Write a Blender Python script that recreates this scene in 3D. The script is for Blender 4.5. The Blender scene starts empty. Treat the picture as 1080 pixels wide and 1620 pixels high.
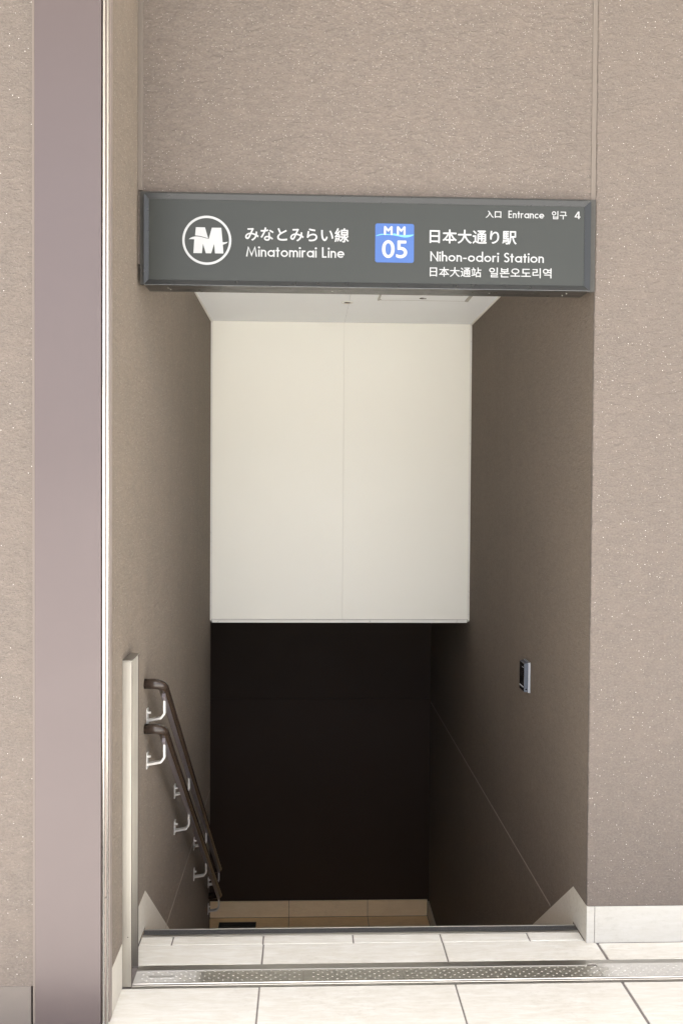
import bpy, bmesh, math, random
from mathutils import Vector, Matrix
random.seed(7)
S = bpy.context.scene
COL = S.collection
R = math.radians

# ------------------------------------------------------------------ camera
cam = bpy.data.objects.new('camera', bpy.data.cameras.new('camera'))
COL.objects.link(cam)
_r = Vector((0.99926609, -0.03772561, 0.00663754))
_u = Vector((-0.00575852, 0.02336133, 0.9997105))
_f = Vector((0.03786975, 0.99901503, -0.02312694))
cam.matrix_world = Matrix(((_r.x, _u.x, -_f.x, 0.0), (_r.y, _u.y, -_f.y, -3.00562),
                           (_r.z, _u.z, -_f.z, 1.51), (0, 0, 0, 1)))
cam.data.sensor_fit = 'VERTICAL'
cam.data.sensor_height = 36.0
cam.data.lens = 1449.96 / 1620 * 36.0
cam.data.clip_end = 1000
S.camera = cam

# ------------------------------------------------------------------ light
SUN_EL, SUN_AZ = 62.0, 165.0            # high sun in front; an added overhang keeps it off the wall
w = bpy.data.worlds.new("World"); S.world = w; w.use_nodes = True
nt = w.node_tree
sky = nt.nodes.new('ShaderNodeTexSky'); sky.sky_type = 'NISHITA'; sky.sun_disc = False
sky.sun_elevation = R(SUN_EL); sky.sun_rotation = R(SUN_AZ)
sky.air_density = 0.7; sky.dust_density = 4.0; sky.ozone_density = 0.6
bg = nt.nodes['Background']; bg.inputs['Strength'].default_value = 0.115
hz = nt.nodes.new('ShaderNodeHueSaturation'); hz.inputs['Saturation'].default_value = 0.42   # hazy, whitish sky
nt.links.new(sky.outputs[0], hz.inputs['Color']); nt.links.new(hz.outputs[0], bg.inputs[0])
sun = bpy.data.objects.new('sun', bpy.data.lights.new('sun', 'SUN'))
sun.data.energy = 5.0; sun.data.angle = R(0.5); sun.data.color = (1.0, 0.98, 0.95)
_a = R(SUN_AZ)
sdir = Vector((math.sin(_a) * math.cos(R(SUN_EL)), math.cos(_a) * math.cos(R(SUN_EL)), math.sin(R(SUN_EL))))
sun.rotation_euler = sdir.to_track_quat('Z', 'Y').to_euler()
sun.location = (0, -10, 12)
COL.objects.link(sun)
S.view_settings.view_transform = 'Standard'; S.view_settings.look = 'None'
S.view_settings.gamma = 1.0; S.view_settings.use_curve_mapping = False
S.view_settings.exposure = 2.32
S.cycles.use_denoising = True
S.cycles.max_bounces = 12; S.cycles.diffuse_bounces = 8

# ------------------------------------------------------------------ measured places (metres)
XL, XR = -0.5503, 0.944         # faces of the two passage walls
YB = 3.87                       # back wall of the landing
ZL = -1.7142                    # landing floor
PN = 2.2613                     # white bulkhead face / last riser
HC, HB = 2.4736, 0.7516         # passage ceiling, underside of bulkhead
YLIP = 0.13                     # first step edge
SL = 0.72                       # stair pitch
SK = 0.1234                     # skirting height

# ------------------------------------------------------------------ helpers
def finish(name, bm, mat, parent=None, smooth=False):
    bmesh.ops.recalc_face_normals(bm, faces=bm.faces)
    me = bpy.data.meshes.new(name); bm.to_mesh(me); bm.free()
    if smooth:
        for p in me.polygons: p.use_smooth = True
    o = bpy.data.objects.new(name, me); COL.objects.link(o)
    if mat: me.materials.append(mat)
    if parent: o.parent = parent; o.matrix_parent_inverse = parent.matrix_world.inverted()
    return o

def tag(o, label=None, cat=None, group=None, kind=None):
    if label: o['label'] = label
    if cat: o['category'] = cat
    if group: o['group'] = group
    if kind: o['kind'] = kind
    return o

def empty(name, loc):
    o = bpy.data.objects.new(name, None); o.location = loc; o.empty_display_size = 0.1
    COL.objects.link(o); o.matrix_world = Matrix.Translation(loc)
    return o

def box(bm, x0, x1, y0, y1, z0, z1, bev=0.0, seg=2):
    t = bmesh.new()
    bmesh.ops.create_cube(t, size=1.0)
    for v in t.verts:
        v.co = Vector(((x0 + x1) / 2 + v.co.x * (x1 - x0), (y0 + y1) / 2 + v.co.y * (y1 - y0), (z0 + z1) / 2 + v.co.z * (z1 - z0)))
    if bev > 0:
        bmesh.ops.bevel(t, geom=list(t.edges), offset=bev, segments=seg, profile=0.6, affect='EDGES')
    join(bm, t)

def join(bm, t):
    m = {}
    for v in t.verts: m[v] = bm.verts.new(v.co)
    for f in t.faces:
        try: bm.faces.new([m[v] for v in f.verts])
        except ValueError: pass
    t.free()

def prism(bm, poly, axis, a0, a1):
    """polygon in the plane across `axis`, extruded from a0 to a1 (axis 0: poly=(y,z), 1: (x,z), 2: (x,y))"""
    def P(p, a):
        return {0: (a, p[0], p[1]), 1: (p[0], a, p[1]), 2: (p[0], p[1], a)}[axis]
    A = [bm.verts.new(P(p, a0)) for p in poly]; B = [bm.verts.new(P(p, a1)) for p in poly]
    bm.faces.new(A); bm.faces.new(B[::-1])
    n = len(poly)
    for i in range(n): bm.faces.new((A[i], A[(i + 1) % n], B[(i + 1) % n], B[i]))

def sweep(bm, pts, prof, up=Vector((0, 0, 1)), cap=True):
    """sweep closed 2-D profile (a,b) along pts; a along side, b along up-ish"""
    pts = [Vector(p) for p in pts]; rings = []; n = len(pts)
    for i, p in enumerate(pts):
        t = (pts[min(i + 1, n - 1)] - pts[max(i - 1, 0)]).normalized()
        s = t.cross(up)
        if s.length < 1e-4: s = t.cross(Vector((0, 1, 0)))
        s.normalize(); b = s.cross(t).normalized()
        k = 1.0
        if 0 < i < n - 1:
            c = (pts[i + 1] - p).normalized().dot((p - pts[i - 1]).normalized())
            k = 1.0 / max(0.5, math.sqrt((1 + c) / 2))
        rings.append([bm.verts.new(p + s * a + b * d) for a, d in prof])
    m = len(prof)
    for i in range(n - 1):
        for j in range(m):
            bm.faces.new((rings[i][j], rings[i][(j + 1) % m], rings[i + 1][(j + 1) % m], rings[i + 1][j]))
    if cap: bm.faces.new(rings[0][::-1]); bm.faces.new(rings[-1])

def tube(bm, pts, r, seg=20):
    """round tube with parallel-transported frame"""
    pts = [Vector(p) for p in pts]; n = len(pts); rings = []
    t0 = (pts[1] - pts[0]).normalized()
    a = t0.orthogonal().normalized()
    for i, p in enumerate(pts):
        t = (pts[min(i + 1, n - 1)] - pts[max(i - 1, 0)]).normalized()
        a = (a - t * a.dot(t)).normalized(); b = t.cross(a)
        rings.append([bm.verts.new(p + (a * math.cos(2 * math.pi * j / seg) + b * math.sin(2 * math.pi * j / seg)) * r) for j in range(seg)])
    for i in range(n - 1):
        for j in range(seg):
            bm.faces.new((rings[i][j], rings[i][(j + 1) % seg], rings[i + 1][(j + 1) % seg], rings[i + 1][j]))
    bm.faces.new(rings[0][::-1]); bm.faces.new(rings[-1])

def fillet(pts, r, n=8):
    pts = [Vector(p) for p in pts]; out = [pts[0]]
    for i in range(1, len(pts) - 1):
        p = pts[i]; a = (pts[i - 1] - p).normalized(); b = (pts[i + 1] - p).normalized()
        ang = a.angle(b); d = r / math.tan(ang / 2)
        p0, p1 = p + a * d, p + b * d
        c = p + (a + b).normalized() * (r / math.sin(ang / 2))
        v0, v1 = p0 - c, p1 - c
        for k in range(n + 1):
            q = v0.lerp(v1, k / n).normalized() * r + c
            out.append(q)
    out.append(pts[-1]); return out

# ------------------------------------------------------------------ materials
class NT:
    def __init__(s, name):
        s.m = bpy.data.materials.new(name); s.m.use_nodes = True; s.t = s.m.node_tree
        s.b = s.t.nodes['Principled BSDF']
        s.tc = s.t.nodes.new('ShaderNodeTexCoord').outputs['Object']
    def n(s, typ, **k):
        x = s.t.nodes.new(typ)
        for a, v in k.items(): setattr(x, a, v)
        return x
    def l(s, a, b): s.t.links.new(a, b)
    def mapping(s, sc, src=None):
        x = s.n('ShaderNodeMapping'); x.inputs['Scale'].default_value = sc; s.l(src or s.tc, x.inputs['Vector']); return x.outputs[0]
    def noise(s, scale, detail=4, rough=0.55, vec=None, dist=0.0):
        x = s.n('ShaderNodeTexNoise'); x.inputs['Scale'].default_value = scale; x.inputs['Detail'].default_value = detail
        x.inputs['Roughness'].default_value = rough; x.inputs['Distortion'].default_value = dist
        s.l(vec or s.tc, x.inputs['Vector']); return x.outputs['Fac']
    def ramp(s, f, stops):
        x = s.n('ShaderNodeValToRGB'); e = x.color_ramp.elements
        while len(e) < len(stops): e.new(0.5)
        for i, (p, c) in enumerate(stops):
            e[i].position = p; e[i].color = (c, c, c, 1) if isinstance(c, (int, float)) else (*c, 1)
        s.l(f, x.inputs[0]); return x.outputs[0]
    def mix(s, f, a, b, blend='MIX'):
        x = s.n('ShaderNodeMix', data_type='RGBA', blend_type=blend)
        for sock, v in ((x.inputs[0], f), (x.inputs[6], a), (x.inputs[7], b)):
            if isinstance(v, (int, float)): sock.default_value = v
            elif isinstance(v, tuple): sock.default_value = (*v, 1)
            else: s.l(v, sock)
        return x.outputs[2]
    def math(s, op, a, b=0.0):
        x = s.n('ShaderNodeMath', operation=op)
        for sock, v in ((x.inputs[0], a), (x.inputs[1], b)):
            if isinstance(v, (int, float)): sock.default_value = v
            else: s.l(v, sock)
        return x.outputs[0]
    def bump(s, h, strength=0.5, dist=0.002, nrm=None):
        x = s.n('ShaderNodeBump'); x.inputs['Strength'].default_value = strength; x.inputs['Distance'].default_value = dist
        s.l(h, x.inputs['Height'])
        if nrm: s.l(nrm, x.inputs['Normal'])
        s.l(x.outputs[0], s.b.inputs['Normal']); return x.outputs[0]
    def set(s, **k):
        for a, v in k.items():
            i = s.b.inputs[a.replace('_', ' ')]
            if isinstance(v, (int, float)): i.default_value = v
            elif isinstance(v, tuple): i.default_value = (*v, 1)
            else: s.l(v, i)
        return s.m

def stucco(name, base, rough_amt, specks=True):
    m = NT(name)
    strat = m.mapping((1.0, 1.0, 1.7))
    lump = m.noise(34, 5, 0.62, strat, 0.7)
    blotch = m.noise(15, 4, 0.6, strat, 0.5)
    grit = m.noise(210, 3, 0.65, strat)
    lumpc = m.ramp(lump, [(0.38, 1.0), (0.60, 0.0)])
    patch = m.noise(2.3, 4, 0.6, strat)
    d = tuple(c * 0.74 for c in base); h = tuple(min(1, c * 1.14) for c in base)
    col = m.mix(m.ramp(m.noise(120, 4, 0.7, strat), [(0.34, 0.0), (0.66, 1.0)]), d, h)
    col = m.mix(m.ramp(patch, [(0.35, 0.0), (0.7, 0.35)]), col, tuple(c * f for c, f in zip(base, (1.12, 1.08, 1.06))))
    col = m.mix(m.math('MULTIPLY', lumpc, 0.34), col, tuple(c * f for c, f in zip(base, (0.72, 0.71, 0.70))))
    col = m.mix(m.ramp(blotch, [(0.40, 0.0), (0.70, 0.30)]), col, tuple(c * f for c, f in zip(base, (1.16, 1.10, 1.06))))
    streak = m.ramp(m.noise(2.6, 4, 0.6, m.mapping((2.2, 2.2, 0.22)), 0.5), [(0.50, 0.0), (0.75, 0.30)])
    col = m.mix(streak, col, tuple(c * 0.80 for c in base))
    if specks:
        for sc, rad, thr, st in ((120.0, 0.155, 0.87, 0.52), (210.0, 0.19, 0.84, 0.42)):
            v = m.n('ShaderNodeTexVoronoi'); v.inputs['Scale'].default_value = sc; m.l(m.tc, v.inputs['Vector'])
            near = m.math('LESS_THAN', v.outputs['Distance'], rad)
            sep = m.n('ShaderNodeSeparateColor'); m.l(v.outputs['Color'], sep.inputs[0])
            pick = m.math('GREATER_THAN', sep.outputs[0], thr)
            f = m.math('MULTIPLY', m.math('MULTIPLY', near, pick), m.math('MULTIPLY', sep.outputs[1], st))
            col = m.mix(f, col, (0.92, 0.90, 0.86))
    hgt = m.math('ADD', m.math('MULTIPLY', lump, 1.0), m.math('MULTIPLY', grit, 0.42))
    m.bump(hgt, 0.95, 0.008 * rough_amt)
    return m.set(Base_Color=col, Roughness=0.88, Specular_IOR_Level=0.25)

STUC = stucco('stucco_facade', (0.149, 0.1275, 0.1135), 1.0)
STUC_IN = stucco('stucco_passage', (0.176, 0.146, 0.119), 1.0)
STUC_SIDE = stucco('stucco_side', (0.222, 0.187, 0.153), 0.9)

def plain(name, col, rough=0.5, metal=0.0, spec=0.5, var=0.06, vs=6.0, bump=0.0, bs=80.0):
    m = NT(name)
    c = m.mix(m.noise(vs, 4), tuple(x * (1 - var) for x in col), tuple(min(1, x * (1 + var)) for x in col))
    r = m.math('MULTIPLY_ADD', m.noise(vs * 3, 3), 0.16); r.node.inputs[2].default_value = rough - 0.08
    if bump: m.bump(m.noise(bs, 3), 0.4, bump)
    return m.set(Base_Color=c, Roughness=r, Metallic=metal, Specular_IOR_Level=spec)

def brushed(name, col, rough, stretch, bmp=0.12):
    m = NT(name)
    v = m.mapping(stretch)
    f = m.noise(160, 3, 0.7, v)
    c = m.mix(f, tuple(x * 0.86 for x in col), col)
    c = m.mix(m.ramp(m.noise(5, 4, 0.6), [(0.45, 0.0), (0.75, 0.35)]), c, tuple(x * 0.7 for x in col))
    r = m.math('MULTIPLY_ADD', f, 0.18); r.node.inputs[2].default_value = rough - 0.06
    m.bump(f, bmp, 0.0008)
    return m.set(Base_Color=c, Roughness=r, Metallic=1.0)

STEEL_V = brushed('stainless_vertical', (0.46, 0.44, 0.405), 0.32, (1, 1, 0.02))
LIP = plain('polished_lip', (0.86, 0.85, 0.82), 0.24, 1.0, 0.5, 0.03, 3)
STEEL_X = brushed('stainless_along', (0.50, 0.485, 0.46), 0.33, (0.02, 1, 1))
BRACKET = plain('satin_aluminium', (0.72, 0.71, 0.69), 0.30, 0.5)
CORE = plain('rail_core', (0.30, 0.27, 0.29), 0.35, 0.7)
VINYL = plain('brown_vinyl', (0.034, 0.023, 0.0175), 0.24, 0.0, 0.5, 0.12, 20)
WHITE_C = plain('white_ceiling_paint', (0.90, 0.92, 0.94), 0.55, 0, 0.35, 0.02, 2)
CREAM = plain('cream_bulkhead_paint', (0.885, 0.875, 0.81), 0.42, 0, 0.4, 0.03, 1.2)
m = NT('white_trim')
TRIM_W = m.set(Base_Color=m.mix(m.ramp(m.noise(22, 6, 0.75, None, 1.0), [(0.60, 0.0), (0.70, 0.75)]), (0.82, 0.81, 0.77), (0.30, 0.27, 0.23)), Roughness=0.42)
GAP = plain('dark_gap', (0.035, 0.032, 0.03), 0.8)
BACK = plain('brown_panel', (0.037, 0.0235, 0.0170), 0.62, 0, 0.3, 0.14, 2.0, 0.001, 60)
GREY_TRIM = plain('grey_trim', (0.42, 0.41, 0.38), 0.5)
DARK_MET = plain('sign_housing_paint', (0.060, 0.057, 0.054), 0.30, 0.75, 0.5, 0.1, 8)
FRAME_M = plain('sign_frame_anodised', (0.011, 0.0125, 0.0135), 0.30, 0.1, 0.5, 0.08, 12)
READER_G = plain('reader_grey', (0.10, 0.115, 0.15), 0.4, 0.3)
READER_K = plain('reader_black', (0.012, 0.012, 0.014), 0.2)
READER_M = plain('reader_plate', (0.52, 0.55, 0.62), 0.3, 0.8)
RUBBER = None

def make_tile(name, col, warm):
    m = NT(name)
    v = m.mapping((0.28, 1.6, 1.6))
    st = m.noise(38, 6, 0.66, v, 0.6)
    c = m.mix(m.ramp(st, [(0.40, 0.0), (0.64, 1.0)]), tuple(x * f for x, f in zip(col, warm)), col)
    c = m.mix(m.ramp(m.noise(3.2, 5, 0.65), [(0.48, 0.0), (0.78, 0.5)]), c, tuple(x * f for x, f in zip(col, (0.80, 0.765, 0.71))))
    sp = m.ramp(m.noise(60, 2, 0.5), [(0.70, 0.0), (0.76, 0.25)])
    c = m.mix(sp, c, (0.42, 0.38, 0.33))
    dirt = m.math('MULTIPLY', m.ramp(m.noise(55, 6, 0.75, m.mapping((0.6, 1.2, 1.2))), [(0.50, 0.0), (0.66, 0.32)]), m.ramp(m.noise(1.7, 3, 0.6), [(0.44, 0.0), (0.62, 1.0)]))
    c = m.mix(dirt, c, tuple(x * f for x, f in zip(col, (0.58, 0.54, 0.49))))
    m.bump(m.math('ADD', st, m.math('MULTIPLY', m.noise(300, 2), 0.3)), 0.35, 0.0015)
    return m.set(Base_Color=c, Roughness=0.52, Specular_IOR_Level=0.4)
TILE = make_tile('pale_stone_tile', (0.66, 0.65, 0.615), (0.89, 0.87, 0.835))
SKIRT = make_tile('pale_skirting_tile', (0.435, 0.425, 0.40), (0.96, 0.95, 0.93))
TILE_IN = make_tile('landing_tile', (0.95, 0.71, 0.42), (0.9, 0.86, 0.8))  # warm tone stands in for warm light reaching the landing
SKIRT_SIDE = make_tile('side_skirting_tile', (0.60, 0.565, 0.50), (0.94, 0.93, 0.91))
SKIRT_IN = make_tile('landing_skirting_tile', (0.95, 0.78, 0.55), (0.95, 0.93, 0.9))  # the landing's warm light is put into this colour too
GROUT = plain('grout', (0.20, 0.18, 0.175), 0.9, 0, 0.2, 0.15, 40)
ROAD = plain('street_paving', (0.55, 0.53, 0.50), 0.85, 0, 0.3, 0.1, 0.5)

m = NT('rubber_strip')
RUBBER = m.set(Base_Color=m.mix(m.ramp(m.noise(260, 3, 0.7), [(0.5, 0.0), (0.72, 1.0)]), (0.030, 0.030, 0.032), (0.13, 0.13, 0.13)), Roughness=0.7)

m = NT('tread_plate')      # bare worn metal in the walked middle, dusty pale ends
sep = m.n('ShaderNodeSeparateXYZ'); m.l(m.tc, sep.inputs[0])
wob = m.math('MULTIPLY', m.math('SUBTRACT', m.noise(14, 5, 0.7), 0.5), 0.22)
xx = m.math('ADD', sep.outputs[0], wob)
dl = m.math('MULTIPLY', m.math('SUBTRACT', -0.30, xx), 11.0)
dr = m.math('MULTIPLY', m.math('SUBTRACT', xx, 0.895), 14.0)
dust = m.n('ShaderNodeClamp'); m.l(m.math('MAXIMUM', dl, dr), dust.inputs[0])
dirt = m.noise(45, 5, 0.7, m.mapping((0.5, 1.5, 1)))
met = m.mix(dirt, (0.30, 0.285, 0.245), (0.47, 0.455, 0.41))
col = m.mix(m.math('MULTIPLY', dust.outputs[0], 0.85), met, m.mix(dirt, (0.50, 0.49, 0.47), (0.62, 0.61, 0.59)))
TREAD = m.set(Base_Color=col, Metallic=m.math('SUBTRACT', 0.85, m.math('MULTIPLY', dust.outputs[0], 0.6)), Roughness=0.42)

m = NT('purple_grey_paint')
cl = m.mix(m.noise(1.4, 4, 0.6), (0.074, 0.0565, 0.0565), (0.088, 0.069, 0.0695))
scuff = m.ramp(m.noise(34, 6, 0.72, m.mapping((1.0, 1.0, 0.45)), 1.2), [(0.735, 0.0), (0.80, 0.30)])
cl = m.mix(m.math('MULTIPLY', scuff, m.ramp(m.noise(2.1, 2), [(0.48, 0.0), (0.62, 1.0)])), cl, (0.34, 0.33, 0.345))
cl = m.mix(m.ramp(m.noise(7, 5, 0.7, m.mapping((1, 1, 0.12))), [(0.55, 0.0), (0.8, 0.25)]), cl, (0.066, 0.054, 0.055))
m.bump(m.noise(500, 2), 0.05, 0.0006)
PURPLE = m.set(Base_Color=cl, Roughness=m.ramp(m.noise(3, 4), [(0.3, 0.34), (0.7, 0.44)]), Metallic=0.15, Specular_IOR_Level=0.5)

m = NT('sign_face_acrylic')
FACE = m.set(Base_Color=m.mix(m.noise(3, 3), (0.0165, 0.0185, 0.0155), (0.020, 0.022, 0.0185)), Roughness=0.34, Specular_IOR_Level=0.42)
m = NT('band_grey')
BAND = m.set(Base_Color=m.mix(m.noise(90, 4, 0.7), (0.034, 0.033, 0.030), (0.058, 0.056, 0.052)), Roughness=0.8)

def lit(name, col, e):
    m = NT(name)
    return m.set(Base_Color=m.mix(m.noise(9, 2), col, tuple(min(1, c * 1.03) for c in col)), Roughness=0.5,
                 Emission_Color=col, Emission_Strength=e)
LETTER = lit('backlit_white_letter', (0.28, 0.285, 0.29), 0.08)
BLUE = lit('backlit_blue', (0.027, 0.074, 0.235), 0.02)
CYAN = lit('backlit_cyan', (0.10, 0.30, 0.50), 0.03)

# ------------------------------------------------------------------ ground
bm = bmesh.new(); box(bm, -150, 150, -300, -6.003, -0.30, -0.004)
tag(finish('street', bm, ROAD), 'pale paved street in front of the entrance', kind='structure')
bm = bmesh.new()
box(bm, -12, 12, -6, 0.0755, -0.20, -0.004)
pave = tag(finish('pavement_bed', bm, GROUT), 'dark grout between the pale floor tiles', kind='structure')
bm = bmesh.new()
xs = [-0.1349 - 0.6 * k for k in range(9, 0, -1)] + [-0.1349, 0.4628, 0.9807] + [0.9807 + 0.6 * k for k in range(1, 11)]
gw = {10: 0.0046, 11: 0.0046}
def tiles(y0, y1, lines, gx=0.0024):
    for a, b in zip(lines[:-1], lines[1:]):
        ga = 0.0044 if abs(a - 0.9807) < 1e-3 else gx
        gb = 0.0044 if abs(b - 0.9807) < 1e-3 else gx
        dz = random.uniform(-0.0004, 0.0004)
        box(bm, a + ga, b - gb, y0 + 0.0018, y1 - 0.0018, -0.02, dz, 0.0012, 1)
ys = [-0.2443, -0.56] + [-0.56 - 0.6 * k for k in range(1, 10)]
for a, b in zip(ys[:-1], ys[1:]): tiles(b, a, xs)
left = [XL + 0.002] + [x for x in xs if x > XL]
tiles(-0.1123, 0.0184, [x for x in left if x < 0.99])
rt = [x for x in xs if x > 0.9]
tiles(-0.1123, -0.0015, rt)
nos = [XL + 0.002, -0.44, -0.1375, 0.1642, 0.4619, 0.7593, XR - 0.001]
tiles(0.0184, 0.0757, nos)
tag(finish('pavement', bm, TILE), 'pale stone floor tiles in front of the stairs', kind='structure')

# ------------------------------------------------------------------ stairs and landing
NR = 10; RISE = -ZL / NR; RUN = (PN + 0.01 - YLIP) / (NR - 1)
stairs = empty('staircase', (0.2, YLIP, 0))
tag(stairs, 'flight of pale tiled steps going down behind the dark edged top step', 'stairs')
bm = bmesh.new()
pts = [(0.0905, -0.02)]
y, z = YLIP - 0.006, 0.0
prof = [(0.0757, -0.25), (0.0757, -0.006), (YLIP - 0.008, -0.006)]
for k in range(NR - 1):
    z -= RISE; prof += [(YLIP - 0.008 + k * RUN, z), (YLIP - 0.008 + (k + 1) * RUN, z)]
prof += [(YLIP - 0.008 + (NR - 1) * RUN, ZL + 0.002), (YLIP - 0.008 + (NR - 1) * RUN, ZL - 0.2)]
prism(bm, prof, 0, XL + 0.001, XR - 0.001)
finish('tread', bm, TILE_IN, stairs)
for nm, y0, y1, z1, mt in (('nosing_strip', 0.0765, 0.0898, 0.0006, STEEL_X), ('rubber_insert', 0.0905, 0.1235, 0.0002, RUBBER), ('edge_trim', 0.1240, 0.1305, 0.0012, STEEL_X)):
    bm = bmesh.new(); box(bm, XL + 0.004, XR - 0.003, y0, y1, -0.0055, z1, 0.0006, 1); finish(nm, bm, mt, stairs)
bm = bmesh.new()
for k in range(1, NR - 1):
    yy = YLIP + k * RUN; box(bm, XL + 0.004, XR - 0.003, yy - 0.05, yy - 0.006, -k * RISE + 0.0005, -k * RISE + 0.0035, 0.0006, 1)
finish('step_nosing', bm, RUBBER, stairs)

bm = bmesh.new()
y0l = YLIP - 0.008 + (NR - 1) * RUN + 0.001
box(bm, -3.4, XR - 0.001, y0l, YB - 0.001, ZL - 0.2, ZL - 0.004)
finish('landing_bed', bm, GROUT)
tag(bpy.data.objects['landing_bed'], 'grout of the landing floor', kind='structure')
bm = bmesh.new()
lx = [-0.1166 + 0.5945 * k for k in range(-5, 2)] + [XR - 0.012]
for a, b in zip(lx[:-1], lx[1:]):
    for c, d in ((y0l + 0.003, 2.90), (2.90, 3.40), (3.40, YB - 0.014)):
        box(bm, a + 0.002, b - 0.002, c + 0.002, d - 0.002, ZL - 0.02, ZL, 0.001, 1)
tag(finish('landing_floor', bm, TILE_IN), 'pale tiled landing at the foot of the stairs, warm light mixed into its colour', kind='structure')
gr = empty('drain_grate', (-0.49, 3.66, ZL))
tag(gr, 'small black slotted floor grate on the landing below the handrails', 'grate')
bm = bmesh.new(); box(bm, -0.632, -0.358, 3.50, 3.78, ZL + 0.001, ZL + 0.004, 0.001, 1); finish('base', bm, GAP, gr)
bm = bmesh.new()
for k in range(9):
    yy = 3.512 + k * 0.030; box(bm, -0.626, -0.364, yy, yy + 0.014, ZL + 0.0045, ZL + 0.009, 0.001, 1)
finish('slats', bm, plain('grate_black', (0.02, 0.02, 0.02), 0.5), gr)

# ------------------------------------------------------------------ walls
def rough_wall(bm, x0, x1, y0, y1, z0, z1, corners, amp=0.0016, step=0.012):
    """vertical wall block whose listed corners (indices of the ccw footprint) wander a little up the height"""
    foot = [(x0, y0), (x1, y0), (x1, y1), (x0, y1)]
    n = max(2, int((z1 - z0) / step)); prev = None; first = None
    for i in range(n + 1):
        zz = z0 + (z1 - z0) * i / n; ring = []
        for k, (x, y) in enumerate(foot):
            if k in corners:
                cx = 1 if x == x0 else -1; cy = 1 if y == y0 else -1
                e = 0.004; j = random.gauss(0, amp); q = random.gauss(0, amp * 0.7)
                if k in (0, 2):
                    seq = [(x, y + cy * e), (x + cx * e * 0.3 + j * 0.5, y + cy * e * 0.3 + q), (x + cx * e, y)]
                else:
                    seq = [(x + cx * e, y), (x + cx * e * 0.3 + j * 0.5, y + cy * e * 0.3 + q), (x, y + cy * e)]
                ring += [bm.verts.new((a, b, zz)) for a, b in seq]
            else: ring.append(bm.verts.new((x, y, zz)))
        if prev:
            m_ = len(ring)
            for a in range(m_): bm.faces.new((prev[a], prev[(a + 1) % m_], ring[(a + 1) % m_], ring[a]))
        else: first = ring
        prev = ring
    bm.faces.new(first[::-1]); bm.faces.new(prev)

TOP = 3.75
# right: facade wall, with the passage wall behind it
fw = empty('facade_wall', (3.0, 0, 0))
tag(fw, 'rough sparkling brown stucco wall right of the stairway, with a pale tile base', 'wall')
bm = bmesh.new(); rough_wall(bm, XR, 8.0, 0.0, 0.014, SK + 0.001, TOP, {0}); box(bm, XR + 0.02, 8.0, 0.0145, 0.16, SK + 0.001, TOP); finish('wall', bm, STUC, fw)
bm = bmesh.new(); box(bm, XR + 0.002, 8.0, 0.001, 0.0140, -0.3, SK)
finish('wall_base', bm, GROUT, fw)
sk = bmesh.new()
box(sk, XR - 0.001, XR + 0.0255, -0.0025, 0.0009, 0.0006, SK, 0.0008, 1)
a = XR + 0.027
while a < 8: box(sk, a, a + 0.597, -0.0025, 0.0009, 0.0006, SK, 0.0008, 1); a += 0.599
finish('skirting', sk, SKIRT, fw)

pw = empty('passage_wall', (XR, 1.9, 0))
tag(pw, 'right side wall of the passage, brown stucco running down beside the stairs', 'wall')
bm = bmesh.new(); box(bm, XR, XR + 0.0195, 0.0145, 0.1604, ZL - 0.2, TOP); box(bm, XR, 1.3, 0.1605, YB + 0.3, ZL - 0.2, 2.7); finish('wall', bm, STUC_IN, pw)
def stair_skirt(bm, x0, x1, y_front, lefty):
    ap = 0.1558
    sl = lambda y: SK - SL * (y - ap)
    prism(bm, [(y_front, 0.0006), (ap - 0.0006, 0.0006), (ap - 0.0006, SK), (y_front, SK)], 0, x0, x1)
    cuts = [ap + 0.0006, 0.62, 1.15, 1.68, PN]
    for a, b in zip(cuts[:-1], cuts[1:]):
        b2 = b - 0.0012
        prism(bm, [(a, sl(a) - 0.30), (b2, sl(b2) - 0.30), (b2, sl(b2)), (a, sl(a))], 0, x0, x1)
bm = bmesh.new(); stair_skirt(bm, XR - 0.0008, XR + 0.004, 0.0012, False)
box(bm, XR - 0.010, XR, PN + 0.02, YB - 0.012, ZL + 0.0006, ZL + 0.112, 0.001, 1)
finish('skirting', bm, SKIRT_SIDE, pw)
bm = bmesh.new(); box(bm, XR - 0.0015, XR + 0.002, 0.45, YB - 0.02, -0.083, -0.077); finish('joint_line', bm, plain('joint_light', (0.30, 0.26, 0.22), 0.7), pw)

# left: one long side wall from the shutter guide to the landing
sw = empty('side_wall', (XL, 1.0, 0))
tag(sw, 'left side wall of the passage carrying the two handrails, brown stucco', 'wall')
bm = bmesh.new(); box(bm, XL - 0.20, XL, -0.40, 2.30, ZL - 0.2, TOP); finish('wall', bm, STUC_SIDE, sw)
bm = bmesh.new(); box(bm, XL - 0.001, XL + 0.0012, 0.45, 2.29, -0.232, -0.226); finish('joint_line', bm, bpy.data.materials['joint_light'], sw)
bm = bmesh.new(); stair_skirt(bm, XL - 0.004, XL + 0.0012, -0.110, True)
prism(bm, [(-0.386, 0.0006), (-0.243, 0.0006), (-0.243, SK + 0.012), (-0.386, SK + 0.012)], 0, XL - 0.004, XL + 0.0014)
finish('skirting', bm, SKIRT_SIDE, sw)
bm = bmesh.new(); box(bm, XL - 0.001, XL + 0.017, -0.006, 0.0085, 2.475, TOP, 0.004, 2); 
BEAD = plain('smooth_bead', (0.134, 0.115, 0.101), 0.85, 0, 0.25, 0.05, 14, 0.0006, 180)
finish('corner_bead', bm, BEAD, sw)

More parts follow.
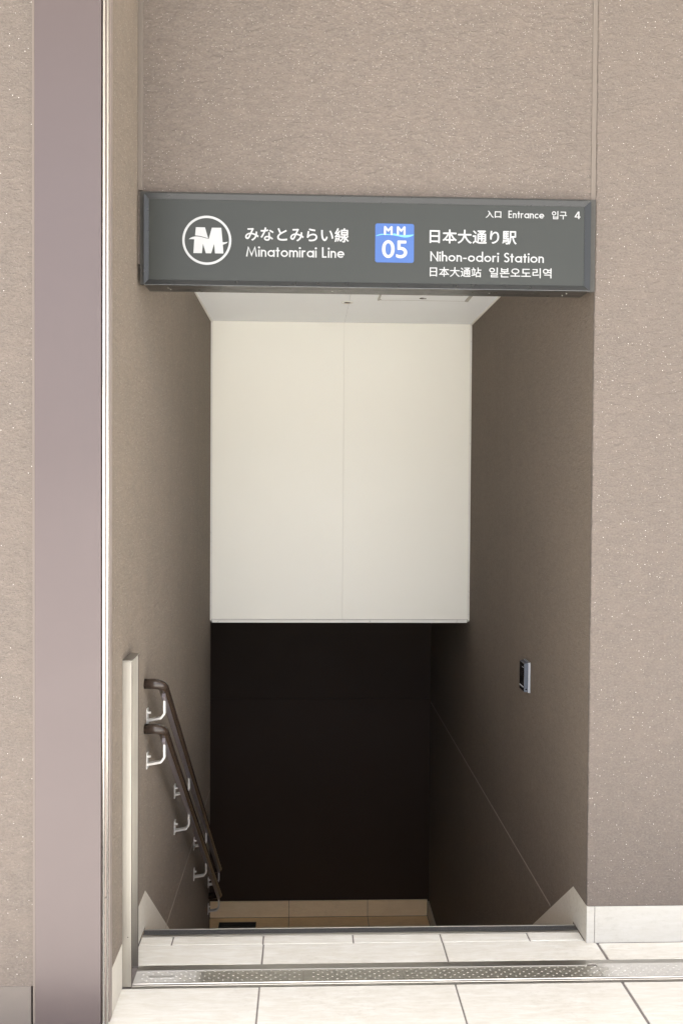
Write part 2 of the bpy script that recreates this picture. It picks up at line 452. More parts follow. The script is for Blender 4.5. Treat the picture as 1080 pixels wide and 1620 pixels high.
# header over the opening
bm = bmesh.new()
rough_wall(bm, XL + 0.0005, XR - 0.00005, 0.0042, 0.30, 2.240, TOP, set())
hd = tag(finish('header_wall', bm, STUC), 'rough stucco wall panel directly above the black station sign', 'wall')
bm = bmesh.new(); box(bm, XR - 0.0165, XR - 0.0008, 0.0016, 0.0060, 2.4720, TOP, 0.0012, 2); finish('corner_bead', bm, BEAD, hd)

# far left facade
lw = empty('facade_wall', (-3.0, -0.428, 0))
tag(lw, 'rough stucco wall at the left edge, left of the purple-grey column cover', 'wall')
bm = bmesh.new(); box(bm, -8.0, -0.7525, -0.4415, -0.20, 0.119, TOP); finish('wall', bm, STUC, lw)
bm = bmesh.new(); box(bm, -8.0, -0.762, -0.4425, -0.20, -0.1, 0.1185, 0.001, 1)
finish('skirting', bm, plain('grey_base_coat', (0.126, 0.109, 0.099), 0.75, 0, 0.3, 0.05, 8, 0.0006, 200), lw)

# back wall and side corridor of the landing
bw = empty('back_wall', (0.0, YB, ZL))
tag(bw, 'dark brown wall facing the foot of the stairs, above a pale skirting', 'wall')
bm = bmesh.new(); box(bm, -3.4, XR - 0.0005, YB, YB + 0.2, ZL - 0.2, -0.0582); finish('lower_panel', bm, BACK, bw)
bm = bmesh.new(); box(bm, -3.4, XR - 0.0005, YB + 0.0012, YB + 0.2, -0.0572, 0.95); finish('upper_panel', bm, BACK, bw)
bm = bmesh.new()
for a, b in zip(lx[:-1], lx[1:]): box(bm, a + 0.0015, b - 0.0015, YB - 0.012, YB, ZL + 0.0006, ZL + 0.122, 0.001, 1)
finish('skirting', bm, SKIRT_IN, bw)
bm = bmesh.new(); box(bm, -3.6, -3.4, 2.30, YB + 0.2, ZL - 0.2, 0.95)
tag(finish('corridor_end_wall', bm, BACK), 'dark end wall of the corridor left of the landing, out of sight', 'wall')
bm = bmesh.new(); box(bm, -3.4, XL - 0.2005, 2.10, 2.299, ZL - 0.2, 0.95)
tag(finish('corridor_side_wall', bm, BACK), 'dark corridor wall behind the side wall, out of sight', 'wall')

# ceiling, hatch, detector hole
ce = empty('ceiling', (0.2, 1.3, HC)); tag(ce, 'white painted ceiling of the passage', kind='structure')
xm = 0.2105
bm = bmesh.new(); box(bm, XL, XR, 0.3005, PN + 0.25, HC + 0.004, HC + 0.15); finish('ceiling_backing', bm, GAP, ce)
bm = bmesh.new()
box(bm, XL + 0.0005, xm - 0.0006, 0.301, PN - 0.0005, HC, HC + 0.0035); box(bm, xm + 0.0006, XR - 0.0005, 0.301, PN - 0.0005, HC, HC + 0.0035)
finish('ceiling_panel', bm, WHITE_C, ce)
bm = bmesh.new(); box(bm, XL, XL + 0.009, 0.32, PN, HC - 0.006, HC - 0.0003); box(bm, XR - 0.009, XR, 0.32, PN, HC - 0.006, HC - 0.0003); finish('edge_trim', bm, TRIM_W, ce)
hx0, hx1, hy = 0.355, 0.800, 1.615
ha = empty('access_hatch', (0.58, 1.35, HC)); ha.parent = ce; ha.matrix_parent_inverse = ce.matrix_world.inverted()
bm = bmesh.new(); box(bm, hx0 + 0.012, hx1 - 0.012, 1.10, hy - 0.004, HC - 0.004, HC - 0.0005, 0.0008, 1); finish('hatch_door', bm, WHITE_C, ha)
bm = bmesh.new()
box(bm, hx0 - 0.006, hx0 + 0.004, 1.10, hy, HC - 0.007, HC - 0.0004, 0.001, 1); box(bm, hx1 - 0.010, hx1 + 0.006, 1.10, hy, HC - 0.007, HC - 0.0004, 0.001, 1)
finish('hatch_frame', bm, GREY_TRIM, ha)
bm = bmesh.new(); box(bm, hx0 + 0.005, hx1 - 0.011, hy - 0.0035, hy - 0.0005, HC - 0.0045, HC - 0.0004); finish('hatch_gap', bm, GREY_TRIM, ha)
bm = bmesh.new(); tube(bm, [(0.565, 1.555, HC - 0.0075), (0.565, 1.555, HC - 0.0040)], 0.011, 20); tube(bm, [(0.582, 1.56, HC - 0.0065), (0.582, 1.56, HC - 0.0040)], 0.006, 14); finish('latch', bm, plain('latch_metal', (0.14, 0.13, 0.12), 0.4, 0.6), ha)
sp = empty('sprinkler', (0.2002, 1.6953, HC))
tag(sp, 'small round sprinkler recess with pale ring in the white ceiling', 'sprinkler')
def ring(bm, c, r0, r1, z0, z1, n=32):
    A = []
    for r, z in ((r0, z0), (r1, z0), (r1, z1), (r0, z1)):
        A.append([bm.verts.new((c[0] + r * math.cos(2 * math.pi * k / n), c[1] + r * math.sin(2 * math.pi * k / n), z)) for k in range(n)])
    for i in range(4):
        for k in range(n): bm.faces.new((A[i][k], A[i][(k + 1) % n], A[(i + 1) % 4][(k + 1) % n], A[(i + 1) % 4][k]))
bm = bmesh.new(); ring(bm, (0.2002, 1.6953), 0.0185, 0.030, HC - 0.004, HC - 0.0005); finish('cover_ring', bm, TRIM_W, sp, True)
bm = bmesh.new(); tube(bm, [(0.2002, 1.6953, HC - 0.0028), (0.2002, 1.6953, HC - 0.0008)], 0.018, 24); finish('recess', bm, plain('bronze_dark', (0.075, 0.055, 0.045), 0.35, 0.6), sp)
bm = bmesh.new(); tube(bm, [(0.2002, 1.6953, HC - 0.007), (0.2002, 1.6953, HC - 0.0035)], 0.005, 14); finish('nozzle', bm, plain('nozzle', (0.55, 0.42, 0.36), 0.3, 0.8), sp)

# bulkhead
bk = empty('bulkhead', (0.2, PN, HB))
tag(bk, 'large cream painted bulkhead panel hanging over the stairs below the ceiling', 'bulkhead')
bm = bmesh.new(); box(bm, XL, XR, PN + 0.006, PN + 0.10, HB + 0.004, HC + 0.0035); finish('backing', bm, GREY_TRIM, bk)
ps = 0.2085
for x0, x1 in ((XL + 0.0098, ps - 0.0004), (ps + 0.0004, XR - 0.0098)):
    bm = bmesh.new(); box(bm, x0, x1, PN, PN + 0.0055, HB + 0.0180, HC - 0.0004, 0.0006, 1); finish('panel', bm, CREAM, bk)
for x0, x1 in ((XL + 0.0006, XL + 0.0080), (XR - 0.0080, XR - 0.0006)):
    bm = bmesh.new(); box(bm, x0, x1, PN - 0.004, PN + 0.0055, HB + 0.012, HC - 0.007, 0.0008, 1); finish('side_trim', bm, TRIM_W, bk)
bm = bmesh.new(); box(bm, XL + 0.012, XR - 0.014, PN - 0.004, PN + 0.104, HB - 0.002, HB + 0.0155, 0.0012, 1); finish('bottom_trim', bm, TRIM_W, bk)
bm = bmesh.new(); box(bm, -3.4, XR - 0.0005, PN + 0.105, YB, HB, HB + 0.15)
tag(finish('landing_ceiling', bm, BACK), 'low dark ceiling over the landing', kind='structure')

# unseen overhang, added to shade the wall and the pavement beside it
bm = bmesh.new(); box(bm, -8, 8, -2.6, 0.5, TOP + 0.001, TOP + 0.35)
tag(finish('sun_blocker', bm, plain('sun_blocker_paint', (0.42, 0.40, 0.37), 0.7)), 'unseen overhang added to block the sun above the entrance wall, out of the picture', 'sun_blocker')

# ------------------------------------------------------------------ purple column cover with shutter guide
cc = empty('column_cover', (-0.66, -0.45, 0))
tag(cc, 'tall purple-grey painted metal column cover with stainless shutter guide edge', 'column')
bm = bmesh.new(); box(bm, -0.7485, -0.5675, -0.450, -0.3995, 0.001, TOP, 0.0015, 2); finish('cover', bm, PURPLE, cc)
bm = bmesh.new(); box(bm, -0.5672, XL - 0.0035, -0.4420, -0.3995, 0.001, TOP, 0.001, 1); finish('guide_back', bm, plain('guide_brown', (0.20, 0.165, 0.15), 0.3, 0.6), cc)
for x, yy, r in ((-0.5608, -0.4455, 0.0040), (-0.5535, -0.4340, 0.0040)):
    bm = bmesh.new(); tube(bm, [(x, yy, 0.0015), (x, yy, TOP)], r, 20); finish('guide_lip', bm, LIP, cc, True)
bm = bmesh.new(); box(bm, XL - 0.003, XL + 0.002, -0.4200, -0.3900, 0.001, TOP, 0.0008, 1); finish('guide_edge', bm, plain('guide_brown_edge', (0.24, 0.20, 0.18), 0.45, 0.2), cc)
bm = bmesh.new(); box(bm, -0.7560, -0.7490, -0.4440, -0.4420, 0.001, TOP); finish('sealant', bm, plain('sealant', (0.15, 0.125, 0.11), 0.8), cc)

# ------------------------------------------------------------------ flood-gate post and threshold
PT = 0.9959; PX = -0.5224
po = empty('barrier_post', (XL, -0.175, 0))
tag(po, 'short stainless steel channel post on the left wall in front of the handrails', 'post')
bm = bmesh.new(); box(bm, XL + 0.0005, PX, -0.2407, -0.2360, 0.0015, PT - 0.004, 0.0008, 1); finish('front_flange', bm, STEEL_V, po)
bm = bmesh.new(); box(bm, XL + 0.0005, XL + 0.0045, -0.2355, -0.1205, 0.0015, PT - 0.004); finish('web', bm, STEEL_V, po)
bm = bmesh.new(); box(bm, XL + 0.0005, PX - 0.0028, -0.1200, -0.1123, 0.0015, PT - 0.004, 0.0008, 1); finish('rear_flange', bm, STEEL_V, po)
bm = bmesh.new(); box(bm, XL + 0.0005, PX + 0.0002, -0.2412, -0.1118, PT - 0.0035, PT, 0.0008, 1); finish('cap', bm, STEEL_X, po)
bm = bmesh.new(); tube(bm, [(PX - 0.010, -0.2412, 0.155), (PX - 0.010, -0.2404, 0.155)], 0.0016, 10); finish('rivet', bm, GAP, po)
bm = bmesh.new(); box(bm, PX + 0.0002, PX + 0.0014, -0.2400, -0.2362, 0.0015, PT - 0.0042); finish('edge_shadow', bm, plain('edge_shadow_brown', (0.05, 0.035, 0.028), 0.6), po)  # dark strip standing in for the shadow at the front flange's edge
bm = bmesh.new(); box(bm, PX - 0.0026, PX - 0.0016, -0.1195, -0.1128, 0.0015, PT - 0.0042); finish('edge_shadow', bm, bpy.data.materials['edge_shadow_brown'], po)  # matching dark strip at the rear flange's edge

th = empty('barrier_threshold', (0.5, -0.175, 0))
tag(th, 'long stainless floor track with raised dots across the stairway entrance', 'threshold')
TX0, TX1 = XL + 0.028, 3.2
bm = bmesh.new(); box(bm, TX0, TX1, -0.1385, -0.1128, -0.003, 0.0012, 0.0008, 1)
box(bm, TX0, 0.90, -0.1500, -0.1388, -0.003, 0.0042, 0.001, 2)
finish('rear_rail', bm, STEEL_X, th)
bm = bmesh.new()
prism(bm, [(-0.2440, -0.003), (-0.2440, 0.0012), (-0.2365, 0.0016), (-0.2350, 0.0030), (-0.2275, 0.0030), (-0.2262, 0.0046), (-0.2235, 0.0046), (-0.2230, -0.003)], 0, TX0, TX1)
finish('front_rail', bm, STEEL_X, th)
cuts = [TX0, -0.0020, 0.3108, 0.93, 1.55, 2.2, TX1]
for a, b in zip(cuts[:-1], cuts[1:]):
    bm = bmesh.new()
    box(bm, a + 0.0006, b - 0.0006, -0.2226, -0.1392 if a >= 0.92 else -0.1503, -0.003, 0.0018)
    p = 0.0293; dots = 7
    row = 0
    yv = -0.2185
    while yv < (-0.1430 if a >= 0.92 else -0.1540):
        x = math.ceil((a + 0.006) / p) * p + (p / 2 if row % 2 else 0)
        while x < b - 0.006:
            h = 0.0021 if x < 0.93 else 0.0014
            rr = 0.0042
            top = bm.verts.new((x, yv, 0.0017 + h))
            rings_ = []
            for f, g in ((1.0, 0.0), (0.72, 0.62), (0.38, 0.92)):
                rings_.append([bm.verts.new((x + rr * f * math.cos(q * math.pi / 4), yv + rr * 0.8 * f * math.sin(q * math.pi / 4), 0.0017 + h * g)) for q in range(8)])
            for i in range(2):
                for q in range(8): bm.faces.new((rings_[i][q], rings_[i][(q + 1) % 8], rings_[i + 1][(q + 1) % 8], rings_[i + 1][q]))
            for q in range(8): bm.faces.new((rings_[2][q], rings_[2][(q + 1) % 8], top))
            x += p
        yv += 0.0127; row += 1
    finish('tread_plate', bm, TREAD, th)
bm = bmesh.new(); box(bm, -0.478, -0.400, -0.1935, -0.1790, 0.0020, 0.0042, 0.0005, 1); finish('makers_plate', bm, plain('plate_grey', (0.48, 0.47, 0.45), 0.45, 0.6), th)

# ------------------------------------------------------------------ handrails
RO = 0.062; RX = XL + RO; RR = 0.0175
def handrail(yz, label, y_end):
    Y0, Z0 = yz
    t = empty('handrail', (XL, Y0, Z0)); tag(t, label, 'handrail', 'handrails on the left wall')
    ze = Z0 - SL * (y_end - Y0)
    path = fillet([(XL + 0.001, Y0, Z0), (RX, Y0, Z0), (RX, y_end, ze), (XL + 0.001, y_end, ze)], 0.030, 10)
    bm = bmesh.new(); tube(bm, path, RR, 24); finish('rail', bm, VINYL, t, True)
    bm = bmesh.new()
    off = -RR - 0.004
    a, b = Y0 + 0.035, y_end - 0.035
    zz = lambda y: Z0 - SL * (y - Y0)
    nz = 1 / math.hypot(1, SL); nv = Vector((0, SL * nz, nz))
    prof = [(-0.0055, -0.009), (0.0055, -0.009), (0.0055, 0.006), (-0.0055, 0.006)]
    sweep(bm, [Vector((RX, a, zz(a))) + nv * off, Vector((RX, b, zz(b))) + nv * off], prof)
    finish('core_strip', bm, CORE, t)
    for k in range(4):
        y = 0.185 + 0.672 * k
        zj = zz(y) - (RR + 0.011) / nz * 1.0
        br = empty('bracket', (XL, y, zj)); br.parent = t; br.matrix_parent_inverse = t.matrix_world.inverted()
        bm = bmesh.new()
        p = fillet([(RX, y, zj + 0.004), (RX, y, zj - 0.042), (RX - 0.012, y, zj - 0.058), (XL + 0.004, y, zj - 0.066)], 0.007, 4)
        # flat bar across Y
        rings = []
        n = len(p)
        for i, q in enumerate(p):
            d = (p[min(i + 1, n - 1)] - p[max(i - 1, 0)]).normalized(); s = Vector((d.z, 0, -d.x))
            rings.append([bm.verts.new(q + s * u_ + Vector((0, v_, 0))) for u_, v_ in ((-0.0035, -0.0115), (0.0035, -0.0115), (0.0035, 0.0115), (-0.0035, 0.0115))])
        for i in range(n - 1):
            for j in range(4): bm.faces.new((rings[i][j], rings[i][(j + 1) % 4], rings[i + 1][(j + 1) % 4], rings[i + 1][j]))
        bm.faces.new(rings[0][::-1]); bm.faces.new(rings[-1])
        finish('arm', bm, BRACKET, br)
        bm = bmesh.new(); prism(bm, [(y - 0.016, zj - 0.080), (y + 0.016, zj - 0.080), (y + 0.012, zj - 0.024), (y - 0.012, zj - 0.024)], 0, XL + 0.0005, XL + 0.0045); finish('wall_plate', bm, BRACKET, br)
        bm = bmesh.new(); tube(bm, [(XL + 0.004, y, zj - 0.040), (XL + 0.014, y, zj - 0.040)], 0.0042, 12); finish('bolt', bm, BRACKET, br)
    return t
handrail((0.135, 0.846), 'upper of the two dark brown handrails sloping down the left wall', 2.245)
handrail((0.138, 0.6905), 'lower of the two dark brown handrails sloping down the left wall', 2.245)

# ------------------------------------------------------------------ card reader on the right wall
rd = empty('card_reader', (XR, 0.84, 0.727))
tag(rd, 'slim dark grey reader box with black face on the right passage wall', 'reader')
bm = bmesh.new(); box(bm, XR - 0.0085, XR - 0.0003, 0.8005, 0.889, 0.664, 0.792, 0.001, 2); finish('back_plate', bm, READER_M, rd)
bm = bmesh.new(); box(bm, XR - 0.0262, XR - 0.0090, 0.803, 0.886, 0.667, 0.789, 0.0015, 2); finish('body', bm, READER_G, rd)
bm = bmesh.new(); box(bm, XR - 0.0278, XR - 0.0264, 0.8055, 0.884, 0.669, 0.787, 0.0005, 1); finish('face', bm, READER_K, rd)
bm = bmesh.new(); box(bm, XR - 0.0284, XR - 0.0280, 0.812, 0.880, 0.6845, 0.6895); finish('indicator_stripe', bm, plain('stripe', (0.55, 0.57, 0.6), 0.4), rd)
bm = bmesh.new(); box(bm, XR - 0.0284, XR - 0.0280, 0.812, 0.838, 0.769, 0.7705); finish('status_mark', bm, bpy.data.materials['stripe'], rd)
bm = bmesh.new(); tube(bm, [(XR - 0.018, 0.8026, 0.679), (XR - 0.018, 0.8034, 0.679)], 0.0032, 12); finish('screw', bm, READER_K, rd)

# ------------------------------------------------------------------ station sign
sg = empty('station_sign', (0.197, 0.0, 2.168))
tag(sg, 'long dark station name sign with white lettering above the stairway', 'sign')
sx0, sx1, sz0, sz1 = -0.5265, 0.9205, 2.1680, 2.4600
ix0, ix1, iz0, iz1 = -0.5110, 0.9005, 2.1856, 2.4425
YF, YP = -0.026, -0.020      # frame lip, face
bm = bmesh.new(); box(bm, sx0 + 0.001, sx1 - 0.001, -0.0175, 0.0085, sz0 + 0.0005, sz1 - 0.0005, 0.001, 1)
box(bm, sx0 + 0.001, sx1 - 0.001, 0.0085, 0.0795, sz0 + 0.0005, 2.2395, 0.001, 1); finish('housing', bm, DARK_MET, sg)
bm = bmesh.new()
prism(bm, [(-0.5415, sz0 + 0.006), (-0.5270, sz0 + 0.006), (-0.5270, sz1 + 0.0006), (0.9212, sz1 + 0.0006), (0.9212, sz0 + 0.002), (0.9420, sz0 + 0.004), (0.9420, 2.4715), (-0.5415, 2.4715)], 1, -0.004, 0.0085)
finish('surround', bm, BAND, sg)
def frame_piece(name, o0, o1, i0, i1):
    bm = bmesh.new()
    def q(y, dx=0, dz=0): return y
    # outer lip -> inner edge, sloping back to the face
    V = [bm.verts.new(c) for c in (
        (o0[0], YF, o0[1]), (o1[0], YF, o1[1]), (i1[0], YP - 0.0016, i1[1]), (i0[0], YP - 0.0016, i0[1]),
        (o0[0], -0.0175, o0[1]), (o1[0], -0.0175, o1[1]), (i1[0], -0.0175, i1[1]), (i0[0], -0.0175, i0[1]))]
    for f in ((0, 1, 2, 3), (7, 6, 5, 4), (0, 4, 5, 1), (1, 5, 6, 2), (2, 6, 7, 3), (3, 7, 4, 0)): bm.faces.new([V[k] for k in f])
    bmesh.ops.recalc_face_normals(bm, faces=bm.faces)
    bmesh.ops.bevel(bm, geom=list(bm.edges), offset=0.0008, segments=2, affect='EDGES')
    return finish(name, bm, FRAME_M, sg)
bm = bmesh.new(); box(bm, sx0 + 0.002, sx1 - 0.002, YF - 0.0006, YF + 0.0010, sz0 - 0.0004, sz0 + 0.0010, 0.0003, 1); finish('bottom_edge_highlight', bm, plain('edge_highlight_paint', (0.14, 0.145, 0.15), 0.3, 0.4), sg)  # paler strip painting in the highlight along the frame's lower edge
g = 0.0002
frame_piece('frame_bar', (sx0, sz0), (sx1, sz0), (ix0, iz0), (ix1, iz0))
frame_piece('frame_bar', (sx0, sz1), (sx1, sz1), (ix0, iz1), (ix1, iz1))
frame_piece('frame_bar', (sx0, sz0 + g), (sx0, sz1 - g), (ix0 - g, iz0), (ix0 - g, iz1))
frame_piece('frame_bar', (sx1, sz0 + g), (sx1, sz1 - g), (ix1 + g, iz0), (ix1 + g, iz1))
bm = bmesh.new(); box(bm, ix0 - 0.001, ix1 + 0.001, YP, -0.0174, iz0 - 0.001, iz1 + 0.001); finish('face_panel', bm, FACE, sg)
for x, y in ((-0.455, 0.02), (-0.450, 0.045), (0.855, 0.02), (0.850, 0.05), (0.08, 0.035), (0.60, 0.03)):
    bm = bmesh.new(); tube(bm, [(x, y, sz0 - 0.0008), (x, y, sz0 + 0.0008)], 0.0022, 10)
    finish('screw', bm, GREY_TRIM, sg)

YT = YP - 0.0008
def poly_obj(name, polys, mat, parent, y=YT, th=0.0006):
    bm = bmesh.new()
    for k, p in enumerate(polys):
        prism(bm, p, 1, y - 0.00006 * k, y + th)
    return finish(name, bm, mat, parent)

def text(name, body, bx, mat, parent, bold=0.0, y=YT):
    """body set in the bundled interface face, fitted to box bx = (x0, z_top, x1, z_bottom)"""
    c = bpy.data.curves.new(name, 'FONT'); c.body = body; c.extrude = 0.01; c.offset = 0.0; c.resolution_u = 6
    o = bpy.data.objects.new(name, c); COL.objects.link(o)
    dg = bpy.context.evaluated_depsgraph_get()
    me = bpy.data.meshes.new_from_object(o.evaluated_get(dg))
    bpy.data.objects.remove(o); bpy.data.curves.remove(c)
    X = [v.co.x for v in me.vertices]; Y = [v.co.y for v in me.vertices]
    x0, x1, y0, y1 = min(X), max(X), min(Y), max(Y)
    for v in me.vertices:
        v.co = Vector((bx[0] + (v.co.x - x0) / (x1 - x0) * (bx[2] - bx[0]), y - 0.0004 if v.co.z > 0 else y + 0.0006,
                       bx[3] + (v.co.y - y0) / (y1 - y0) * (bx[1] - bx[3])))
    if bold > 0:      # thicken by overlaying shifted copies, each a hair in front of the last
        b = bmesh.new(); b.from_mesh(me); src = b.copy()
        for k, (dx, dz) in enumerate(((1, 0), (-1, 0), (0, 1), (0, -1))):
            t = src.copy()
            for v in t.verts: v.co += Vector((dx * bold, -0.00004 * (k + 1), dz * bold))
            join(b, t)
        b.to_mesh(me); b.free(); src.free()
    me.name = name; me.materials.clear(); me.materials.append(mat)
    ob = bpy.data.objects.new(name, me); COL.objects.link(ob)
    ob.parent = parent; ob.matrix_parent_inverse = parent.matrix_world.inverted()
    return ob

# geometric sans drawn with strokes
def arc(cx, cy, r, a0, a1, n=18, ry=None):
    ry = ry or r
    return [(cx + r * math.cos(R(a0 + (a1 - a0) * k / n)), cy + ry * math.sin(R(a0 + (a1 - a0) * k / n))) for k in range(n + 1)]
XH = 0.66
def glyph(ch):
    """list of strokes (polyline, closed), advance width; cap height 1"""
    r = 0.255; c = 0.330
    if ch == 'M': return [([(0.07, 0), (0.21, 1.0), (0.50, 0.06), (0.79, 1.0), (0.93, 0)], 0)], 1.0
    if ch == 'N': return [([(0.07, 0), (0.07, 1.0)], 0), ([(0.03, 1.05), (0.69, -0.05)], 0), ([(0.65, 0.0), (0.65, 1.0)], 0)], 0.72
    if ch == 'L': return [([(0.07, 1.0), (0.07, 0.065), (0.42, 0.065)], 0)], 0.44
    if ch == 'E': return [([(0.45, 0.935), (0.07, 0.935), (0.07, 0.065), (0.45, 0.065)], 0), ([(0.12, 0.51), (0.43, 0.51)], 0)], 0.48
    if ch == 'S': return [(arc(0.245, 0.735, 0.175, 25, 250, 16, 0.20) + arc(0.225, 0.285, 0.195, 75, -150, 16, 0.22), 0)], 0.46
    if ch == 'i': return [([(0.07, 0), (0.07, XH)], 0), (arc(0.07, 0.88, 0.045, 0, 360, 12), 2)], 0.14
    if ch == 'n': return [([(0.07, 0), (0.07, XH)], 0), (arc(0.25, 0.41, 0.18, 180, 0, 14, 0.185) + [(0.43, 0)], 0)], 0.50
    if ch == 'h': return [([(0.07, 0), (0.07, 1.06)], 0), (arc(0.25, 0.41, 0.18, 180, 0, 14, 0.185) + [(0.43, 0)], 0)], 0.50
    if ch == 'm': return [([(0.07, 0), (0.07, XH)], 0), (arc(0.235, 0.42, 0.165, 180, 0, 14, 0.175) + [(0.40, 0)], 0), (arc(0.565, 0.42, 0.165, 180, 0, 14, 0.175) + [(0.73, 0)], 0)], 0.80
    if ch == 'r': return [([(0.07, 0), (0.07, XH)], 0), (arc(0.25, 0.41, 0.18, 180, 62, 8, 0.185), 0)], 0.37
    if ch == 'a': return [(arc(0.325, c, r, 0, 360, 28), 1), ([(0.58, 0), (0.58, XH)], 0)], 0.65
    if ch == 'd': return [(arc(0.325, c, r, 0, 360, 28), 1), ([(0.58, 0), (0.58, 1.06)], 0)], 0.65
    if ch == 'o': return [(arc(0.325, c, r, 0, 360, 28), 1)], 0.65
    if ch == 'c': return [(arc(0.325, c, r, 52, 308, 22), 0)], 0.52
    if ch == 'e': return [(arc(0.325, c, r, 0, 318, 24), 0), ([(0.10, c - 0.005), (0.645, c - 0.005)], 0)], 0.65
    if ch == 't': return [([(0.17, 0), (0.17, 0.90)], 0), ([(0.01, 0.60), (0.34, 0.60)], 0)], 0.35
    if ch == '-': return [([(0.02, 0.34), (0.34, 0.34)], 0)], 0.36
    if ch == '4': return [([(0.42, 0), (0.42, 1.0)], 0), ([(0.385, 0.97), (0.075, 0.27)], 0), ([(0.04, 0.27), (0.57, 0.27)], 0)], 0.60
    return [], 0.30
def ribbon(pts, closed, hw):
    n = len(pts); L = []; Rr = []
    for i in range(n):
        p = Vector(pts[i]).to_2d()
        if closed: a, b = Vector(pts[i - 1]), Vector(pts[(i + 1) % n])
        else: a, b = Vector(pts[max(0, i - 1)]), Vector(pts[min(n - 1, i + 1)])
        d0 = (p - a).normalized() if (p - a).length > 1e-9 else (b - p).normalized()
        d1 = (b - p).normalized() if (b - p).length > 1e-9 else d0
        m_ = (d0 + d1); m_ = m_.normalized() if m_.length > 1e-6 else d0
        nn = Vector((-m_.y, m_.x)); k = 1 / max(0.30, nn.dot(Vector((-d0.y, d0.x))))
        L.append(p + nn * hw * k); Rr.append(p - nn * hw * k)
    return L, Rr
def stroke_text(name, body, bx, parent, hw=0.060, track=0.085):
    bm = bmesh.new(); x = 0.0; items = []; k = 0
    for ch in body:
        st, adv = glyph(ch)
        for pts, cl in st:
            pts = [(px + x, pz) for px, pz in pts]
            items.append((pts, cl, ch))
        x += adv + track
    V = []
    for pts, cl, ch in items:
        k += 1; y = YT - 0.00005 * (k % 5)
        if cl == 2:
            vs = [bm.verts.new((a, y, b)) for a, b in arc(sum(p[0] for p in pts[:-1]) / 12, 0.88, 0.092, 0, 345, 23)]
            bm.faces.new(vs); continue
        if cl == 1: pts = pts[:-1]
        L, Q = ribbon(pts, cl == 1, hw)
        hi = 1.06 if ch in 'hd' else (1.02 if ch == 'S' else 1.0)
        f = lambda v: (v.x, y, min(max(v.y, -0.012), hi) if ch in 'MNS4' else v.y)
        a = [bm.verts.new(f(v)) for v in L]; b = [bm.verts.new(f(v)) for v in Q]; n = len(a)
        for i in range(n if cl == 1 else n - 1):
            try: bm.faces.new((a[i], a[(i + 1) % n], b[(i + 1) % n], b[i]))
            except ValueError: pass
    xs_ = [v.co.x for v in bm.verts]; x0, x1 = min(xs_), max(xs_); zt = 1.06 if any(c in body for c in 'hd') else 1.0
    for v in bm.verts:
        v.co.x = bx[0] + (v.co.x - x0) / (x1 - x0) * (bx[2] - bx[0]); v.co.z = bx[3] + v.co.z / zt * (bx[1] - bx[3])
    ex = bmesh.ops.extrude_face_region(bm, geom=list(bm.faces))
    for v in [e for e in ex['geom'] if isinstance(e, bmesh.types.BMVert)]: v.co.y = YP - 0.0001
    return finish(name, bm, LETTER, parent)

# round emblem
em = empty('route_emblem', (-0.3258, YT, 2.3137)); em.parent = sg; em.matrix_parent_inverse = sg.matrix_world.inverted()
cx, cz = -0.3258, 2.3137
bm = bmesh.new(); N = 72
A = []
for r_, yy in ((0.0785, YT), (0.0712, YT), (0.0712, YP - 0.0001), (0.0785, YP - 0.0001)):
    A.append([bm.verts.new((cx + r_ * math.cos(2 * math.pi * k / N), yy, cz + r_ * math.sin(2 * math.pi * k / N))) for k in range(N)])
for i in range(4):
    for k in range(N): bm.faces.new((A[i][k], A[i][(k + 1) % N], A[(i + 1) % 4][(k + 1) % N], A[(i + 1) % 4][k]))
finish('ring', bm, LETTER, em)
sc = 0.0962 / (838 - 255)
em_pt = lambda p: (-0.3687 + (p[0] - 255) * sc, 2.2722 + (748 - p[1]) * sc * 1.03)
pa = [(302, 262), (478, 262), (541, 470), (500, 456), (450, 442), (410, 431), (370, 424), (330, 419), (288, 416)]
pb = [(165, 488), (200, 462), (240, 446), (290, 436), (330, 435), (370, 438), (410, 445), (450, 455), (500, 468), (552, 480), (612, 266), (795, 266),
      (821, 537), (870, 537), (925, 526), (900, 552), (862, 570), (825, 581), (838, 748), (675, 748), (655, 570), (600, 748), (497, 748), (440, 570), (420, 748), (255, 748), (272, 490), (215, 487)]
poly_obj('letter_mark', [[em_pt(p) for p in pa], [em_pt(p) for p in pb]], LETTER, em)

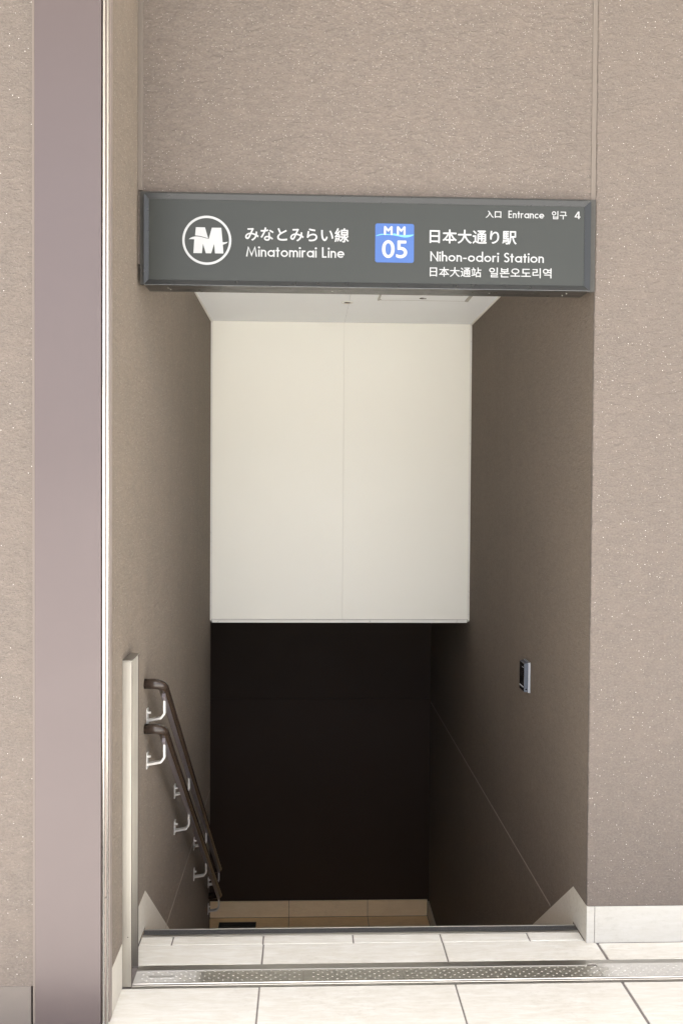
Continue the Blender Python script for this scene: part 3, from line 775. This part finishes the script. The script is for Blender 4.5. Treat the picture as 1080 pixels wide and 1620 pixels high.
text('lettering', 'みなとみらい線', (-0.2024, 2.3590, 0.1306, 2.3146), LETTER, sg, 0.0007)
stroke_text('lettering', 'Minatomirai Line', (-0.2001, 2.2975, 0.1168, 2.2640), sg)
text('lettering', '日本大通り駅', (0.3939, 2.3610, 0.6771, 2.3170), LETTER, sg, 0.0007)
stroke_text('lettering', 'Nihon-odori Station', (0.3951, 2.2915, 0.7678, 2.2585), sg)
text('lettering', '日本大通站', (0.3950, 2.2400, 0.5626, 2.2090), LETTER, sg, 0.0003)
text('lettering', '일본오도리역', (0.5891, 2.2405, 0.7933, 2.2090), LETTER, sg, 0.0003)
text('lettering', '入口', (0.5760, 2.4245, 0.6261, 2.4018), LETTER, sg, 0.0004)
stroke_text('lettering', 'Entrance', (0.6501, 2.4261, 0.7672, 2.4024), sg, 0.062)
text('lettering', '입구', (0.7928, 2.4270, 0.8417, 2.4010), LETTER, sg, 0.0003)
stroke_text('lettering', '4', (0.8673, 2.4270, 0.8866, 2.4030), sg, 0.054)
# blue station number badge
bx0, bx1, bz0, bz1 = 0.2165, 0.3424, 2.2518, 2.3772
rr = 0.007; out = []
for (px, pz, a0) in ((bx1 - rr, bz1 - rr, 0), (bx0 + rr, bz1 - rr, 90), (bx0 + rr, bz0 + rr, 180), (bx1 - rr, bz0 + rr, 270)):
    out += arc(px, pz, rr, a0, a0 + 90, 6)
bd = poly_obj('number_badge', [out], BLUE, sg, YT, 0.0006)
sb = (bx1 - bx0) / 820.0
bp = lambda p: (bx0 + (p[0] - 115) * sb, bz1 - (p[1] - 118) * sb)
wave = [(118, 384), (170, 358), (230, 341), (300, 335), (360, 338), (420, 345), (480, 332), (530, 325), (580, 342), (650, 352), (740, 356), (830, 350), (932, 338),
        (925, 352), (860, 384), (800, 400), (740, 404), (670, 394), (590, 376), (500, 360), (420, 356), (300, 352), (220, 362), (160, 378)]
o = poly_obj('wave', [[bp(p) for p in wave]], CYAN, bd, YT - 0.0003, 0.0003)
text('digits', '05', (0.2398, 2.3226, 0.3194, 2.2673), LETTER, bd, 0.0012, YT - 0.0004)
text('letters', 'M M', (0.2460, 2.3675, 0.3132, 2.3418), LETTER, bd, 0.0014, YT - 0.0006)
